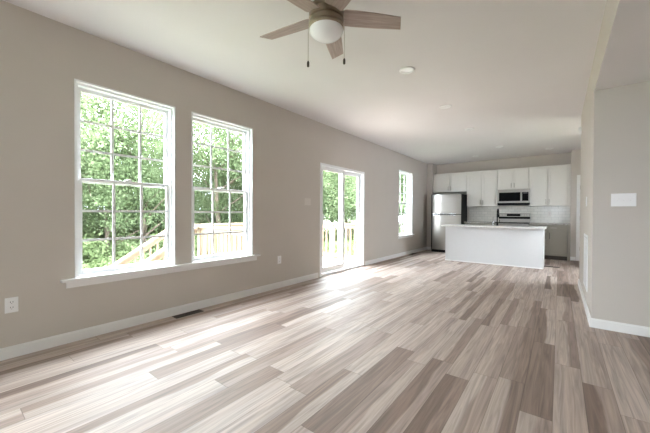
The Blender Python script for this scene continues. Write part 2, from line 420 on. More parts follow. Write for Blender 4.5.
# stool cut between the jambs: the part inside the opening is a little wider than the hole is not allowed to be, so it is laid on the wall face
def stool(n, y0, y1, label, wins):
    s = MB(); s.box(.0, .055, y0, y1, WZ0-.022, WZ0)
    for a, b_ in wins: s.box(-.034, .0, a+.001, b_-.001, WZ0+.0005, WZ0+.003)
    s.box(.0, .018, y0+.035, y1-.035, WZ0-.080, WZ0-.022)
    struct(s.build('trim_%d' % n, 'trim', bevel=.003), label)
stool(1, .672, 2.82, 'long white sill under the two large windows', WINS[:2])
stool(2, 7.49, 8.53, 'white sill under the kitchen-end window', WINS[2:])

# glazing of the unseen windows added as fill light: rear, side, hall
k = 4
for (a, e, z0, z1) in ADDED_REAR:
    f = MB()
    for q0, q1, r0, r1 in ((a, a+.05, z0, z1), (e-.05, e, z0, z1), (a+.05, e-.05, z0, z0+.05), (a+.05, e-.05, z1-.05, z1), (a+.05, e-.05, (z0+z1)/2-.02, (z0+z1)/2+.02)): f.box(q0, q1, YR-.09, YR-.02, r0, r1)
    fr = struct(f.build('window_%d' % k, 'vinyl')); MB().box(a+.05, e-.05, YR-.06, YR-.054, z0+.05, z1-.05).build('pane', 'glass', fr)
    portal(((a+e)/2, YR+.01, (z0+z1)/2), e-a, z1-z0, (0, 1, 0)); k += 1
for (a, e, z0, z1) in EAST:
    f = MB()
    for q0, q1, r0, r1 in ((a, a+.05, z0, z1), (e-.05, e, z0, z1), (a+.05, e-.05, z0, z0+.05), (a+.05, e-.05, z1-.05, z1)): f.box(XE+.02, XE+.09, q0, q1, r0, r1)
    fr = struct(f.build('window_%d' % k, 'vinyl')); MB().box(XE+.05, XE+.056, a+.05, e-.05, z0+.05, z1-.05).build('pane', 'glass', fr)
    portal((XE-.01, (a+e)/2, (z0+z1)/2), e-a, z1-z0, (-1, 0, 0)); k += 1

for (a, e, z0, z1) in ADDED_SIDE:
    f = MB()
    for q0, q1, r0, r1 in ((a, a+.05, z0, z1), (e-.05, e, z0, z1), (a+.05, e-.05, z0, z0+.05), (a+.05, e-.05, z1-.05, z1), (a+.05, e-.05, (z0+z1)/2-.02, (z0+z1)/2+.02)): f.box(-.09, -.02, q0, q1, r0, r1)
    fr = struct(f.build('window_%d' % k, 'vinyl')); MB().box(-.06, -.054, a+.05, e-.05, z0+.05, z1-.05).build('pane', 'glass', fr)
    portal((-.01, (a+e)/2, (z0+z1)/2), e-a, z1-z0, (1, 0, 0)); k += 1
for (a, e, z0, z1) in ADDED_HALL:
    f = MB()
    for q0, q1, r0, r1 in ((a, a+.05, z0, z1), (e-.05, e, z0, z1), (a+.05, e-.05, z0, z0+.05), (a+.05, e-.05, z1-.05, z1)): f.box(4.72, 4.79, q0, q1, r0, r1)
    fr = struct(f.build('window_%d' % k, 'vinyl')); MB().box(4.75, 4.756, a+.05, e-.05, z0+.05, z1-.05).build('pane', 'glass', fr)
    portal((4.69, (a+e)/2, (z0+z1)/2), e-a, z1-z0, (-1, 0, 0)); k += 1

# ------------------------------------------------------------------ sliding glass door
f = MB(); e = .045
f.box(-T, .012, DY0, DY0+e, 0, DZ); f.box(-T, .012, DY1-e, DY1, 0, DZ); f.box(-T, .012, DY0+e, DY1-e, DZ-e, DZ)
f.box(-T, .004, DY0+e, DY1-e, 0, .035); f.box(-.07, -.06, DY0+e, DY1-e, .035, .05)
dr = struct(f.build('door_1', 'vinyl', bevel=.003), 'white sliding glass door to the deck')
ym = (DY0+DY1)/2
for nm, a, b_, xo, xi in (('fixed_panel', ym-.03, DY1-e, -.115, -.08), ('sliding_panel', DY0+e, ym+.04, -.058, -.022)):
    s = MB(); st = .07
    s.box(xo, xi, a, a+st, .05, DZ-e); s.box(xo, xi, b_-st, b_, .05, DZ-e)
    s.box(xo, xi, a+st, b_-st, .05, .15); s.box(xo, xi, a+st, b_-st, DZ-e-.07, DZ-e)
    pn = s.build(nm, 'vinyl', dr, bevel=.003); xm = (xo+xi)/2
    MB().box(xm-.004, xm+.004, a+st, b_-st, .15, DZ-e-.07).build('pane', 'glass', pn)
    if nm == 'sliding_panel':
        h = MB(); h.box(xi, xi+.008, a+.02, a+.05, .93, 1.15); h.tube([(xi+.005, a+.035, .95), (xi+.035, a+.035, .96), (xi+.035, a+.035, 1.12), (xi+.005, a+.035, 1.13)], .007, 8)
        h.build('door_handle', 'plastic', pn)
portal((-.015, ym, DZ/2), DY1-DY0, DZ, (1, 0, 0))

# ------------------------------------------------------------------ pantry door
f = MB(); cw = .07
f.box(PX0-cw, PX0, 9.702, 9.72, 0, PZ+cw); f.box(PX1, PX1+cw, 9.702, 9.72, 0, PZ+cw); f.box(PX0, PX1, 9.702, 9.72, PZ, PZ+cw)
f.box(PX0, PX0+.012, 9.72, 9.84, 0, PZ); f.box(PX1-.012, PX1, 9.72, 9.84, 0, PZ); f.box(PX0+.012, PX1-.012, 9.72, 9.84, PZ-.012, PZ)
pd = struct(f.build('door_2', 'trim', bevel=.003), 'white panelled door at the right end of the kitchen')
d = MB(); x0, x1 = PX0+.015, PX1-.015
d.box(x0, x1, 9.735, 9.765, .008, PZ-.015)
for z0, z1 in ((.008, .22), (.95, 1.10), (PZ-.14, PZ-.015)): d.box(x0+.11, x1-.11, 9.727, 9.735, z0, z1)
for a, b_ in ((x0, x0+.11), (x1-.11, x1)): d.box(a, b_, 9.727, 9.735, .008, PZ-.015)
dp = d.build('door_panel', 'trim', pd, bevel=.004)
for z in (.30, 1.05, 1.80):
    h = MB(); h.cyl((PX0+.004, 9.70, z-.05), (PX0+.004, 9.70, z+.05), .008, n=10); h.box(PX0-.008, PX0+.016, 9.698, 9.702, z-.045, z+.045)
    h.build('hinge', 'nickel', pd)
h = MB(); h.lathe([(0, 0), (.012, 0), (.012, .03), (.027, .04), (.027, .055), (.015, .065), (0, .067)], n=20)
bmesh.ops.transform(h.b, matrix=Matrix.Translation((x1-.06, 9.727, .95)) @ Matrix.Rotation(PI/2, 4, 'X'), verts=h.b.verts)
h.build('door_knob', 'nickel', dp, smooth=True)

# ------------------------------------------------------------------ cabinets
def shaker(b, x0, x1, z0, z1, y, rail=.055):
    """shaker door whose face is at y (towards -Y)"""
    b.box(x0, x1, y+.014, y+.019, z0, z1)
    b.box(x0, x0+rail, y, y+.014, z0, z1); b.box(x1-rail, x1, y, y+.014, z0, z1)
    b.box(x0+rail, x1-rail, y, y+.014, z0, z0+rail); b.box(x0+rail, x1-rail, y, y+.014, z1-rail, z1)
def pull(name, p, length, vertical, m, parent):
    h = MB(); x, y, z = p
    if vertical: a, b_ = (x, y-.028, z-length/2), (x, y-.028, z+length/2); s1, s2 = (x, y, z-length*.36), (x, y, z+length*.36)
    else: a, b_ = (x-length/2, y-.028, z), (x+length/2, y-.028, z); s1, s2 = (x-length*.36, y, z), (x+length*.36, y, z)
    h.cyl(a, b_, .0075, n=10)
    for s in (s1, s2): h.cyl(s, (s[0], s[1]-.028, s[2]), .0045, n=8)
    return h.build(name, m, parent, smooth=True)
CY = 9.785      # face of the upper doors
def upper(x0, x1, z0, z1, label, hl):
    t = thing('wall_cabinet', label, 'cabinet', ((x0+x1)/2, 10.108, z0), 'white wall cabinets')
    MB().box(x0+.001, x1-.001, CY+.04, 10.108, z0, z1).build('cabinet_body', 'cab', t, bevel=.001)
    xm = (x0+x1)/2
    for a, b_, s in ((x0+.005, xm-.005, 1), (xm+.005, x1-.005, -1)):
        d = MB(); shaker(d, a, b_, z0+.003, z1-.004, CY)
        dd = d.build('door', 'cab', t, bevel=.0015)
        pull('handle', ((b_-.03) if s > 0 else (a+.03), CY, z0+.11 if hl else z0+.12), .128, True, 'nickel', dd)
    return t
ZT = 2.405
upper(.172, 1.163, 1.815, ZT, 'short white wall cabinet above the fridge', 1)
upper(1.166, 1.972, 1.372, ZT, 'tall white wall cabinet between the fridge and the microwave', 1)
upper(1.975, 2.703, 1.825, ZT, 'short white wall cabinet above the microwave', 1)
upper(2.706, 3.522, 1.362, ZT, 'tall white wall cabinet at the right of the microwave', 1)
tag(MB().box(3.524, 3.582, CY+.012, CY+.03, 1.362, ZT).build('filler_strip', 'cab'), 'narrow white filler strip right of the tall wall cabinet', 'filler strip')

BY = 9.50
def base(x0, x1, label, side='', ctr=True, cols=1):
    t = thing('base_cabinet', label, 'cabinet', ((x0+x1)/2, 10.1, 0), 'base cabinets')
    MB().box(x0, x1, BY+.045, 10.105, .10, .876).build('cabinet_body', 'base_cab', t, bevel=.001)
    MB().box(x0, x1, BY+.08, BY+.10, 0, .10).build('toe_kick', 'toe', t)
    xm = (x0+x1)/2
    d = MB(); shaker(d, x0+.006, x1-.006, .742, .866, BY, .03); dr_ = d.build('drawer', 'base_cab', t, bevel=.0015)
    pull('handle', (xm+.12, BY, .80), .128, False, 'nickel', dr_)
    for a, b_, s in ((x0+.005, xm-.005, 1), (xm+.005, x1-.005, -1)):
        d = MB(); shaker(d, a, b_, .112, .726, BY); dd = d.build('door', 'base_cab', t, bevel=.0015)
        pull('handle', ((b_-.035) if s > 0 else (a+.035), BY, .60), .16, True, 'dark_pull', dd)
    return t
base(2.742, 3.525, 'greige base cabinet with drawer at the right end of the kitchen')
base(1.175, 1.962, 'greige base cabinet between the fridge and the range')
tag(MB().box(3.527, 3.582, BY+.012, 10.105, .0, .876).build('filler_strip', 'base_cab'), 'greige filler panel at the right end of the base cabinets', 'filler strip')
tag(MB().box(1.172, 1.964, 9.468, 10.105, .878, .915).build('countertop', 'granite', bevel=.003), 'speckled stone countertop between fridge and range', 'countertop')
tag(MB().box(2.740, 3.582, 9.468, 10.105, .878, .915).build('countertop', 'granite', bevel=.003), 'speckled stone countertop right of the range', 'countertop')
struct(MB().box(1.172, 3.5835, 10.100, 10.1099, .9155, 1.361).build('trim_3', 'tile'), 'white tile backsplash')

# ------------------------------------------------------------------ refrigerator
fx0, fx1, fy = .325, 1.135, 9.22
t = thing('refrigerator', 'stainless steel top-freezer fridge with black sides', 'refrigerator', ((fx0+fx1)/2, 9.6, 0))
MB().box(fx0-.045, fx1-.002, fy+.075, 10.0, .03, 1.725).build('fridge_body', 'blackm', t, bevel=.006)
MB().box(fx0-.03, fx1-.012, fy+.05, fy+.08, .0, .075).build('kick_plate', 'blackm', t)
MB().box(fx0-.045, fx1-.002, fy+.066, fy+.076, .075, 1.72).build('door_gasket', 'blackm', t)
def bowed(x0, x1, z0, z1):
    b = MB(); n = 14; pts = []
    for i in range(n+1):
        u = i/n*2-1; pts.append((x0+(x1-x0)*i/n, fy+.022*(abs(u)**3.0)))
    pts += [(x1, fy+.066), (x0, fy+.066)]
    b.prism(pts, z0, z1); return b
for nm, z0, z1 in (('freezer_door', 1.135, 1.715), ('fridge_door', .08, 1.118)):
    d = bowed(fx0, fx1, z0, z1).build(nm, 'steel', t, bevel=.004, smooth=True)
    if nm == 'freezer_door': hz = [(fx0+.05, fy-.0, z0+.06), (fx0+.05, fy-.045, z0+.08), (fx0+.05, fy-.045, z0+.40), (fx0+.05, fy, z0+.42)]
    else: hz = [(fx0+.05, fy, z1-.06), (fx0+.05, fy-.045, z1-.08), (fx0+.05, fy-.045, z1-.55), (fx0+.05, fy, z1-.57)]
    g = MB().box(fx0+.02, fx1-.14, fy-.004, fy+.03, z0+.004 if nm == 'freezer_door' else z1-.022, z0+.022 if nm == 'freezer_door' else z1-.004).build('handle_recess', 'chrome', d, bevel=.003); g.location.y -= .016

# ------------------------------------------------------------------ microwave
mx0, mx1, my, mz0, mz1 = 1.980, 2.738, 9.70, 1.395, 1.822
t = thing('microwave', 'stainless over-the-range microwave with black window', 'microwave', ((mx0+mx1)/2, 10.1, mz0))
MB().box(mx0, mx1, my+.03, 10.105, mz0+.0, mz1).build('microwave_body', 'blackm', t, bevel=.003)
d = MB(); d.box(mx0, mx1, my, my+.03, mz1-.085, mz1); d.box(mx0, mx1, my, my+.03, mz0+.055, mz0+.105)
d.box(mx0, mx0+.04, my, my+.03, mz0+.105, mz1-.085); d.box(mx1-.03, mx1, my, my+.03, mz0+.105, mz1-.085)
dd = d.build('door', 'steel', t, bevel=.003)
MB().box(mx0+.04, mx0+.545, my+.004, my+.03, mz0+.105, mz1-.085).build('window', 'black', dd)
MB().cyl((mx0+.565, my-.028, mz0+.085), (mx0+.565, my-.028, mz1-.075), .010, n=12).cyl((mx0+.565, my, mz0+.12), (mx0+.565, my-.028, mz0+.12), .006, n=8).cyl((mx0+.565, my, mz1-.11), (mx0+.565, my-.028, mz1-.11), .006, n=8).box(mx0+.545, mx0+.585, my+.002, my+.03, mz0+.105, mz1-.085).build('handle', 'steel', dd, smooth=True)
MB().box(mx0+.585, mx1-.03, my+.003, my+.03, mz0+.105, mz1-.085).build('control_panel', 'black', t)
MB().box(mx0+.61, mx1-.055, my+.001, my+.004, mz1-.125, mz1-.100).build('display', 'slot', t)
MB().box(mx0+.005, mx1-.005, my+.006, my+.03, mz0, mz0+.055).build('vent_strip', 'blackm', t, bevel=.002)

# ------------------------------------------------------------------ range
rx0, rx1, ry = 1.970, 2.734, 9.44
t = thing('range', 'stainless freestanding range with knobs on its back panel', 'range', ((rx0+rx1)/2, 9.8, 0))
MB().box(rx0, rx1, ry+.03, 10.095, .02, .905).build('range_body', 'blackm', t, bevel=.003)
MB().box(rx0, rx1, ry-.005, 10.02, .905, .918).build('cooktop', 'black', t, bevel=.002)
for cx, cy, r in ((.2, .16, .09), (.56, .16, .075), (.2, .42, .075), (.56, .42, .09)): MB().lathe([(r, 0), (r, .0008), (r-.004, .0008), (r-.004, 0)], (rx0+cx, ry+cy, .918), 32).build('burner', 'nickel', t)
g = MB(); g.box(rx0, rx1, 10.02, 10.095, .918, 1.172); g.box(rx0, rx1, 10.005, 10.02, .918, 1.012); g.box(rx0, rx1, 10.005, 10.02, 1.068, 1.172)
bg_ = g.build('back_panel', 'steel', t, bevel=.003)
MB().box(rx0+.004, rx1-.004, 10.010, 10.02, 1.012, 1.068).build('vent_slot', 'black', bg_)
MB().box(rx0+.21, rx1-.23, 10.000, 10.006, 1.085, 1.150).build('display', 'black', bg_)
for x in (.055, .135, .595, .655, .715):
    MB().cyl((rx0+x, 10.005, 1.118), (rx0+x, 9.975, 1.118), .022, .018, 20).build('knob', 'nickel', bg_, bevel=.002)
MB().box(rx0+.003, rx1-.003, ry, ry+.03, .27, .895).build('oven_door', 'steel', t, bevel=.004)
MB().box(rx0+.12, rx1-.12, ry-.003, ry+.002, .40, .72).build('oven_window', 'black', t)
MB().cyl((rx0+.05, ry-.05, .82), (rx1-.05, ry-.05, .82), .012, n=12).cyl((rx0+.08, ry, .82), (rx0+.08, ry-.05, .82), .008, n=8).cyl((rx1-.08, ry, .82), (rx1-.08, ry-.05, .82), .008, n=8).build('oven_handle', 'steel', t, smooth=True)
MB().box(rx0+.003, rx1-.003, ry, ry+.03, .06, .26).build('storage_drawer', 'steel', t, bevel=.004)
MB().box(rx0+.02, rx1-.02, ry+.05, 10.05, 0, .02).build('foot', 'blackm', t)

# ------------------------------------------------------------------ island
ix0, ix1, iy0, iy1 = 1.14, 3.106, 7.757, 8.42
t = thing('kitchen_island', 'long pale grey kitchen island with a plain panelled back', 'kitchen island', ((ix0+ix1)/2, 8.1, 0))
MB().box(ix0+.012, ix1-.012, iy0+.012, iy1-.02, .0, .836).build('island_body', 'island', t)
MB().box(ix0, ix1, iy0, iy0+.012, .0, .836).build('back_panel', 'island', t, bevel=.002)
MB().box(ix1-.012, ix1, iy0+.012, iy1-.02, 0, .836).build('side_panel', 'island', t, bevel=.002)
MB().box(ix0, ix0+.012, iy0+.012, iy1-.02, 0, .836).build('side_panel', 'island', t, bevel=.002)
b = MB(); b.box(ix0-.004, ix1+.004, iy0-.004, iy0, .0, .02); b.build('shoe_molding', 'trim', t)
for i in range(4):
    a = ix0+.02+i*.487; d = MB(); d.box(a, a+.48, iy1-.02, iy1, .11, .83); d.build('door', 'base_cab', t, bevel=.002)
tag(MB().box(1.085, 3.150, 7.58, 8.46, .838, .872).build('island_countertop', 'granite2', bevel=.004), 'speckled stone countertop overhanging the island', 'countertop')
# faucet
fa = thing('faucet', 'black gooseneck faucet on the island', 'faucet', (2.21, 8.12, .872))
b = MB(); b.lathe([(0, 0), (.027, 0), (.027, .006), (.018, .012), (.016, .07), (.014, .08), (0, .08)], (2.21, 8.12, .872), 20); b.build('faucet_base', 'blackm', fa, smooth=True)
pts = [(2.21, 8.12, .95), (2.21, 8.12, 1.17)]+[(2.21, 8.12+.09-.09*math.cos(a), 1.17+.09*math.sin(a)) for a in [PI*k/8 for k in range(1, 9)]]+[(2.21, 8.30, 1.12)]
fb = MB().tube(pts, .012).build('spout', 'blackm', fa, smooth=True)
MB().cyl((2.21, 8.30, 1.13), (2.21, 8.30, 1.06), .017, .019, 16).build('spray_head', 'blackm', fa)
MB().cyl((2.21, 8.12, .93), (2.25, 8.12, .935), .007, n=10).cyl((2.25, 8.12, .935), (2.255, 8.12, 1.01), .006, n=10).build('lever', 'blackm', fa, smooth=True)
sd = thing('soap_dispenser', 'small metal soap dispenser beside the island faucet', 'soap dispenser', (2.12, 8.12, .872))
MB().lathe([(0, 0), (.02, 0), (.02, .006), (.011, .012), (.010, .10), (0, .10)], (2.12, 8.12, .872), 16).build('dispenser_body', 'chrome', sd, smooth=True)
MB().tube([(2.12, 8.12, .97), (2.12, 8.12, 1.06), (2.12, 8.17, 1.065)], .006, 8).build('nozzle', 'chrome', sd, smooth=True)

# ------------------------------------------------------------------ ceiling fan
cx, cy = 2.052, 1.706
fan = thing('ceiling_fan', 'five-blade ceiling fan with weathered wood blades and white globe light', 'ceiling fan', (cx, cy, H))
MB().lathe([(0, 0), (.085, 0), (.085, -.02), (.07, -.045), (.055, -.05), (.055, -.06), (0, -.06)], (cx, cy, H), 40).build('canopy', 'bronze', fan, smooth=True)
MB().lathe([(0, -.06), (.075, -.06), (.088, -.075), (.088, -.125), (.080, -.14), (.080, -.16), (0, -.16)], (cx, cy, H), 40).build('upper_housing', 'bronze', fan, smooth=True)
MB().lathe([(0, 2.585), (.10, 2.585), (.120, 2.57), (.122, 2.548), (.112, 2.543), (.112, 2.535), (.122, 2.53), (.124, 2.49), (.114, 2.486), (.114, 2.478), (.124, 2.474), (.124, 2.450), (.117, 2.446), (.117, 2.439), (.124, 2.436), (.124, 2.430), (.118, 2.422), (0, 2.422)], (cx, cy, 0), 48).build('motor_housing', 'bronze', fan, smooth=True)
g = [(.116, 0)]+[(.119*math.cos(a), -.068*math.sin(a)) for a in [PI/2*k/12 for k in range(0, 13)]]
MB().lathe(g[:-1]+[(0, -.068)], (cx, cy, 2.422), 48).build('globe', 'globe', fan, smooth=True)
for k in range(5):
    a = math.radians(116.9+72*k); ZB = 2.515
    R4 = Matrix.Translation((cx, cy, ZB)) @ Matrix.Rotation(a, 4, 'Z') @ Matrix.Rotation(math.radians(-12), 4, 'X')
    br = MB(); br.prism([(.085, -.03), (.20, -.045), (.225, -.03), (.225, .03), (.20, .045), (.085, .03)], -.0 + .005, .011); bmesh.ops.transform(br.b, matrix=R4, verts=br.b.verts)
    arm = br.build('blade_arm', 'bronze', fan, bevel=.002)
    # blade in its own object space (grain runs along local X)
    b = MB(); b.prism([(.115, -.066), (.13, -.073), (.20, -.074), (.36, -.066), (.525, -.054), (.562, .052), (.36, .062), (.20, .064), (.13, .062), (.115, .055)], -.003, .004)
    me = bpy.data.meshes.new('blade'); bmesh.ops.recalc_face_normals(b.b, faces=b.b.faces); b.b.to_mesh(me); b.b.free(); me.materials.append(M['blade'])
    o = bpy.data.objects.new('blade', me); col.objects.link(o); o.parent = fan
    o.matrix_local = Matrix.Translation((-cx, -cy, -H)) @ R4
    bv = o.modifiers.new('edge', 'BEVEL'); bv.width = .0015; bv.segments = 2
rdir = Vector((.792, .611, 0))
for s, zl in ((-1, 2.165), (1, 2.185)):
    p = Vector((cx, cy, 0))+rdir*.127*s
    ch = MB().cyl((p.x, p.y, 2.46), (p.x, p.y, zl+.035), .0016, n=6).build('pull_chain', 'nickel', fan)
    MB().lathe([(0, .042), (.004, .041), (.006, .036), (.0085, .03), (.0085, .003), (.006, 0), (0, 0)], (p.x, p.y, zl), 12).build('chain_fob', 'dark_pull', ch, smooth=True)

# ------------------------------------------------------------------ recessed ceiling lights
for (x, y, lab) in [(2.0, 3.255, 'recessed ceiling light nearest the ceiling fan'), (2.0, 4.70, 'recessed ceiling light, second in the line from the fan'),
                    (2.0, 6.21, 'recessed ceiling light, third in the line from the fan'), (2.225, 8.225, 'recessed ceiling light above the island'),
                    (1.516, 9.175, 'recessed ceiling light closest to the fridge'), (3.157, 9.185, 'recessed ceiling light by the kitchen\'s right-hand wall cabinet')]:
    t = thing('recessed_light', lab, 'ceiling light', (x, y, H), 'recessed ceiling lights')
    MB().lathe([(.052, -.0005), (.055, -.010), (.074, -.012), (.083, -.006), (.084, -.0005)], (x, y, H), 36).build('trim_ring', 'plastic', t, smooth=True)
    MB().lathe([(0, -.003), (.053, -.003), (.053, -.0005), (0, -.0005)], (x, y, H), 32).build('lens', 'lens', t)
    if not LAMP: continue
    ll = bpy.data.lights.new('lamp', 'AREA'); ll.shape = 'DISK'; ll.size = .10; ll.energy = LAMP; ll.color = (1, .93, .84)
    lo = bpy.data.objects.new('lamp', ll); col.objects.link(lo); lo.parent = t; lo.location = (0, 0, -.005)

# ------------------------------------------------------------------ plates, grille, registers
def outlet(y, z, label, wall='L', x=None, w=.075, h=.118):
    """duplex receptacle on the left wall (wall='L', faces +X) or backsplash (wall='B', faces -Y)"""
    loc = (0, y, z) if wall == 'L' else (x, y, z)
    t = thing('wall_outlet', label, 'outlet', loc)
    def bx(u0, u1, v0, v1, d0, d1):
        return MB().box(d0, d1, y+u0, y+u1, z+v0, z+v1) if wall == 'L' else MB().box(x+u0, x+u1, y-d1, y-d0, z+v0, z+v1)
    bx(-w/2, w/2, -h/2, h/2, .0005, .006).build('cover_plate', 'plastic' if wall == 'L' else 'almond', t, bevel=.002)
    for s in (-1, 1):
        v = s*.021
        r = bx(-.017, .017, v-.015, v+.015, .006, .008).build('socket', 'plastic' if wall == 'L' else 'almond', t, bevel=.003)
        for q in (-.007, .007): bx(q-.0015, q+.0015, v-.002, v+.008, .008, .0085).build('slot', 'slot', r)
        bx(-.002, .002, v-.011, v-.007, .008, .0085).build('slot', 'slot', r)
outlet(.380, .411, 'white outlet low on the wall left of the large windows')
outlet(3.23, .428, 'white outlet low on the wall between the windows and the sliding door')
outlet(10.100, 1.16, 'white outlet on the tile backsplash right of the range', 'B', 3.15)
# right: three toggle switch on the entry wall
t = thing('light_switch', 'white triple toggle switch on the grey entry wall', 'light switch', (3.85, YN, 1.277))
MB().box(3.762, 3.938, YN-.006, YN-.0005, 1.215, 1.340).build('cover_plate', 'plastic', t, bevel=.002)
for q in (-.046, 0, .046):
    MB().box(3.85+q-.005, 3.85+q+.005, YN-.018, YN-.006, 1.272, 1.284, rot=Matrix.Rotation(.5, 4, 'X'), about=(3.85+q, YN-.006, 1.277)).build('toggle', 'plastic', t, bevel=.001)
# double switch near the sliding door
t = thing('light_switch', 'white double switch plate on the wall left of the sliding door', 'light switch', (0, 3.875, 1.33))
MB().box(.0005, .006, 3.800, 3.955, 1.272, 1.388).build('cover_plate', 'almond', t, bevel=.002)
for q in (-.035, .035): MB().box(.006, .010, 3.8775+q-.017, 3.8775+q+.017, 1.297, 1.363).build('rocker', 'almond', t, bevel=.002)
t = thing('light_switch', 'white single switch on the pale wall above the air grille', 'light switch', (WX, 4.89, 1.295))
MB().box(WX-.006, WX-.0005, 4.855, 4.930, 1.237, 1.353).build('cover_plate', 'plastic', t, bevel=.002)
MB().box(WX-.010, WX-.006, 4.875, 4.910, 1.262, 1.328).build('rocker', 'plastic', t, bevel=.002)
# return air grille
t = thing('air_grille', 'white return air grille low on the pale wall', 'vent', (WX, 4.95, .25))
ga, gb, gz0, gz1 = 4.62, 5.24, .24, .89
g = MB(); g.box(WX-.008, WX-.0005, ga, ga+.03, gz0, gz1); g.box(WX-.008, WX-.0005, gb-.03, gb, gz0, gz1); g.box(WX-.008, WX-.0005, ga+.03, gb-.03, gz0, gz0+.03); g.box(WX-.008, WX-.0005, ga+.03, gb-.03, gz1-.03, gz1)
g.build('frame', 'plastic', t, bevel=.001)
g = MB(); z = gz0+.04
while z < gz1-.035:
    g.box(WX-.0065, WX-.003, ga+.03, gb-.03, z, z+.013); z += .018
g.build('louver', 'plastic', t)
MB().box(WX-.0018, WX-.0006, ga+.03, gb-.03, gz0+.03, gz1-.03).build('backing', 'slot', t)
# chime / sensor high on the wall's far end
t = thing('smoke_detector', 'small white smoke detector high on the far end of the pale wall', 'smoke detector', (WX, 6.30, 2.47))
s = MB(); s.lathe([(0, 0), (.062, 0), (.062, .018), (.05, .034), (0, .036)], n=32)
bmesh.ops.transform(s.b, matrix=Matrix.Translation((WX-.0005, 6.30, 2.47)) @ Matrix.Rotation(-PI/2, 4, 'Y'), verts=s.b.verts)
s.build('detector_body', 'plastic', t, smooth=True)
# floor registers
def register(x0, x1, y0, y1, label, across=False):
    t = thing('floor_register', label, 'vent', ((x0+x1)/2, (y0+y1)/2, 0))
    g = MB(); g.box(x0, x1, y0, y0+.012, .0005, .005); g.box(x0, x1, y1-.012, y1, .0005, .005); g.box(x0, x0+.012, y0+.012, y1-.012, .0005, .005); g.box(x1-.012, x1, y0+.012, y1-.012, .0005, .005)
    g.build('frame', 'vent', t, bevel=.001)
    g = MB(); q = (y0 if not across else x0)+.02; e_ = (y1 if not across else x1)-.018
    while q < e_:
        g.box(x0+.012, x1-.012, q, q+.005, .001, .004) if not across else g.box(q, q+.005, y0+.012, y1-.012, .001, .004); q += .012
    g.build('louver', 'vent', t)
    MB().box(x0+.012, x1-.012, y0+.012, y1-.012, .0004, .0009).build('backing', 'slot', t)
register(.03, .135, 1.60, 1.915, 'dark floor register beneath the second large window')
register(.03, .135, 8.20, 8.50, 'dark floor register beneath the window nearest the fridge')
register(3.10, 3.38, 8.16, 8.27, 'dark floor register beside the end of the kitchen island', True)

# ------------------------------------------------------------------ outside: ground, deck, railings, stairs
GZ = -1.5
def ground_mesh():
    b = MB(); n = 40; X0, X1, Y0, Y1 = -46, 12, -16, 58
    vs = [[None]*(n+1) for _ in range(n+1)]
    for i in range(n+1):
        for j in range(n+1):
            x = X0+(X1-X0)*i/n; y = Y0+(Y1-Y0)*j/n
            d = max(0, -x-9); z = GZ+.07*d+.12*math.sin(x*.5)*math.cos(y*.4)
            if x > -1: z = GZ
            vs[i][j] = b.b.verts.new((x, y, z))
    for i in range(n):
        for j in range(n): b.b.faces.new((vs[i][j], vs[i+1][j], vs[i+1][j+1], vs[i][j+1]))
    return b
struct(ground_mesh().build('ground', 'mulch', smooth=True))
struct(MB().box(-T-.001, XE+.3, YR-.3, 10.3, GZ-.3, -.121).build('foundation', 'siding'))
DK0, DK1, DKX, DKZ, SX = 3.40, 7.00, -3.40, -.13, -2.50
dk = thing('deck', 'pale timber deck outside the sliding door', 'deck', (-1.7, 5.2, DKZ))
MB().box(DKX, -T-.005, DK0, DK1, DKZ-.038, DKZ).build('deck_boards', 'deck', dk)
b = MB(); b.box(DKX, DKX+.04, DK0, DK1, DKZ-.28, DKZ-.039); b.box(DKX+.04, -T-.005, DK0, DK0+.04, DKZ-.28, DKZ-.039); b.box(DKX+.04, -T-.005, DK1-.04, DK1, DKZ-.28, DKZ-.039)
b.build('rim_joist', 'lumber', dk)
for x, y in ((DKX+.1, DK0+.1), (DKX+.1, DK1-.1), (DKX+.1, 5.2), (-1.2, DK0+.1), (-1.2, DK1-.1)): MB().box(x-.07, x+.07, y-.07, y+.07, GZ-.1, DKZ-.28).build('post', 'lumber', dk)
RZ = .87
def railing(p, q, label, dz=0.0, posts=(0, 1)):
    """timber guard rail from p to q at deck level; dz = drop over its run (stair rail)"""
    p, q = Vector(p), Vector(q); L = (q-p).length; d = (q-p)/L
    t = thing('deck_railing', label, 'railing', (p.x, p.y, DKZ))
    up = Vector((0, 0, 1)); a, b_ = Vector((p.x, p.y, RZ)), Vector((q.x, q.y, RZ-dz)); lo = Vector((0, 0, -.90))
    s = (b_-a).normalized()
    MB().bar(a-s*.03-up*.019, b_+s*.03-up*.019, .14, .038).build('cap_rail', 'lumber', t, bevel=.003)
    MB().bar(a-up*.09, b_-up*.09, .038, .09).build('top_rail', 'lumber', t)
    MB().bar(a-up*.92, b_-up*.92, .038, .09).build('bottom_rail', 'lumber', t)
    n = int(L/.135)
    proto = None
    for k in range(n):
        u = (k+.5)/n; pt = a+(b_-a)*u
        if proto is None: proto = MB().box(pt.x-.018, pt.x+.018, pt.y-.018, pt.y+.018, pt.z-.96, pt.z-.045).build('baluster', 'lumber', t, origin=pt)
        else:
            o = proto.copy(); col.objects.link(o); o.parent = t; o.location = pt-world_loc(t)
    for u in posts:
        pt = a+(b_-a)*u
        MB().box(pt.x-.045, pt.x+.045, pt.y-.045, pt.y+.045, pt.z-(1.25 if not dz else 1.5), pt.z-.04).build('post', 'lumber', t)
railing((-.25, DK0, 0), (SX, DK0, 0), 'timber deck railing seen through the second large window')
railing((DKX, DK0, 0), (DKX, DK1-.02, 0), 'timber deck railing along the outer edge facing the trees', posts=(0, .5, 1))
railing((-.25, DK1, 0), (DKX+.12, DK1, 0), 'timber deck railing seen through the sliding door', posts=(0, .5))
RUN = 2.15
railing((SX, DK0-.1, 0), (SX, DK0-.1-RUN, 0), 'sloping timber stair railing on the house side', dz=RUN*.636, posts=(1,))
